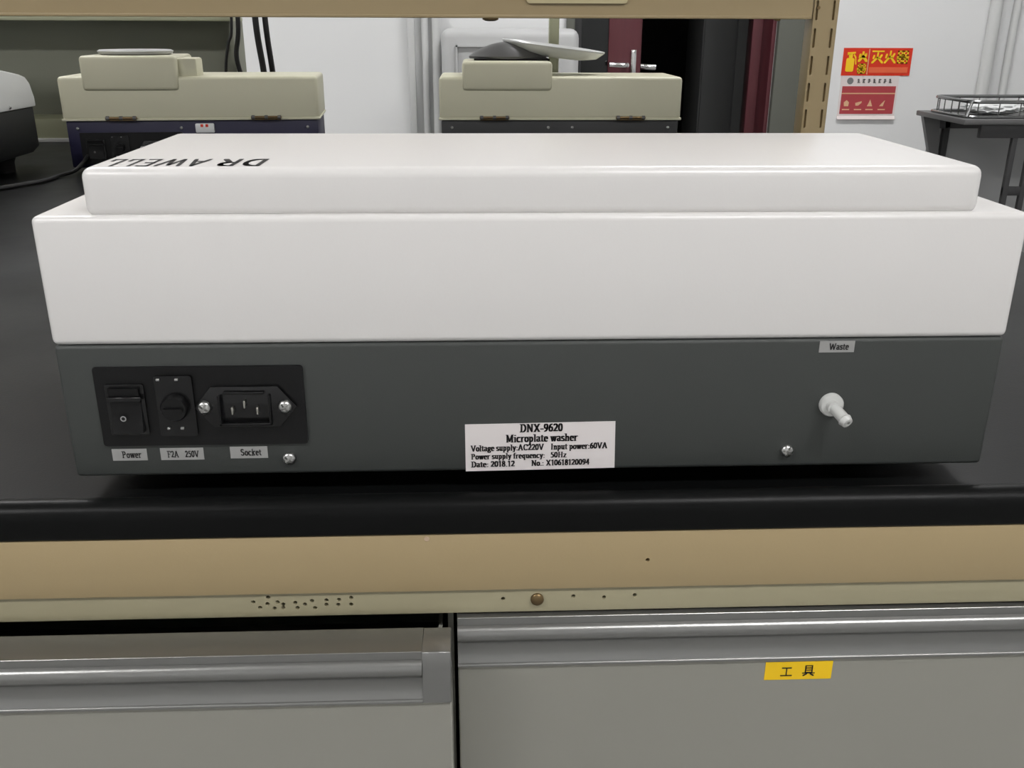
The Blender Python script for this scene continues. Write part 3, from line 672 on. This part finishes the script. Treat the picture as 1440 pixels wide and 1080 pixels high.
part('bottom_edge', prism([(yw, -.100), (yw-.002, -.104), (yw-.010, -.112), (yw-.012, -.111), (yw-.004, -.100)], 'x', 1.347, 1.569), 'sign_white', t)

# ------------------------------------------------------------------ black side table with a wire basket
TY0, TY1, TX0, TX1 = 2.42, 2.75, 1.445, 2.08
tb = thing('side_table', 'black frame side table standing by the white wall', 'table', ((TX0+TX1)/2, (TY0+TY1)/2, ZF))
part('top', box(TX0, TX1, TY0, TY1, -.058, -.042, .003), 'tray_dark', tb)
part('front_apron', box(TX0+.06, TX1-.04, TY0+.01, TY0+.03, -.098, -.058, .002), 'table_black', tb)
part('rear_apron', box(TX0+.06, TX1-.04, TY1-.03, TY1-.01, -.098, -.058, .002), 'table_black', tb)
for x in (TX0+.165, TX0+.22, TX1-.30):
    part('leg', box(x, x+.016, TY0+.012, TY0+.028, ZF, -.058, .002), 'table_black', tb)
for x in (TX0+.09, TX1-.09):
    part('leg', box(x, x+.02, TY1-.03, TY1-.01, ZF, -.058, .002), 'table_black', tb)
part('stretcher', box(TX0+.165, TX1-.28, TY0+.014, TY0+.026, -.272, -.245, .002), 'table_black', tb)
part('leg', box(TX1-.06, TX1-.044, TY0+.012, TY0+.028, ZF, -.058, .002), 'table_black', tb)
part('back_panel', box(TX0+.05, TX1-.03, TY1-.012, TY1-.004, ZF+.08, -.058), 'table_panel', tb, label='grey back panel')
b = prism([(TX0+.004, -.058), (TX0+.06, -.058), (TX0+.075, -.20), (TX0+.05, -.20)], 'y', TY1-.05, TY1-.03)
part('corner_brace', b, 'tray_dark', tb)
bk = thing('wire_basket', 'stainless wire basket standing on the black side table', 'basket', (1.757, 2.57, -.012))
x0, x1, y0, y1 = 1.475, 2.04, 2.45, 2.70
rim = [(p[0], p[1], .036) for p in rrect(x0, x1, y0, y1, .03, 5)]
part('rim', tube(rim, .0055, 8, closed=True), 'steel_wire', bk)
part('foot_ring', tube([(p[0], p[1], -.0075) for p in rrect(x0-.012, x1, y0-.004, y1, .03, 5)], .0045, 8, closed=True), 'steel_wire', bk)
wv = mesh_of(cyl((0, 0, -.008), (0, 0, .036), .0017, n=6), 'wire', 'steel_wire')
for k in range(9):
    x = x0+.02+(x1-x0-.04)*k/8
    inst('wire', wv, bk, (x, y0, 0)); inst('wire', wv, bk, (x, y1, 0))
for k in range(5):
    y = y0+.03+(y1-y0-.06)*k/4
    inst('wire', wv, bk, (x0, y, 0)); inst('wire', wv, bk, (x1, y, 0))
part('corner_strut', tube([(x0+.004, y0+.01, .036), (x0-.012, y0, -.008)], .0045, 8), 'steel_wire', bk)
t = thing('clear_dish', 'clear round dish lying in the wire basket', 'dish', (1.80, 2.575, -.012))
part('bowl', lathe([(.04, -.010), (.075, -.006), (.088, .026), (.091, .030), (.088, .031), (.072, -.002), (.03, -.006)], 40, M=Matrix.Translation((1.80, 2.575, 0))), 'clear_plastic', t)
part('rim', tube([(1.80+.09*math.cos(2*math.pi*k/32), 2.575+.09*math.sin(2*math.pi*k/32), .031) for k in range(32)], .003, 8, closed=True), 'tray_white', t)
t = thing('plastic_bag', 'crumpled pale plastic film lying in the wire basket', 'plastic bag', (1.61, 2.575, -.010))
b = bmesh.new(); bmesh.ops.create_icosphere(b, subdivisions=4, radius=1)
for v in b.verts:
    n = math.sin(v.co.x*9+1)*math.sin(v.co.y*11)*math.cos(v.co.z*8)*.16+random.uniform(-.05, .05)
    c = v.co*(1+n); v.co = (1.61+c.x*.085, 2.575+c.y*.09, .0105+c.z*.0195)
part('film', b, 'tray_white', t)
for o_ in (bk, bpy.data.objects['clear_dish'], bpy.data.objects['plastic_bag']):   # all stand on the table top
    o_.location.z -= .030
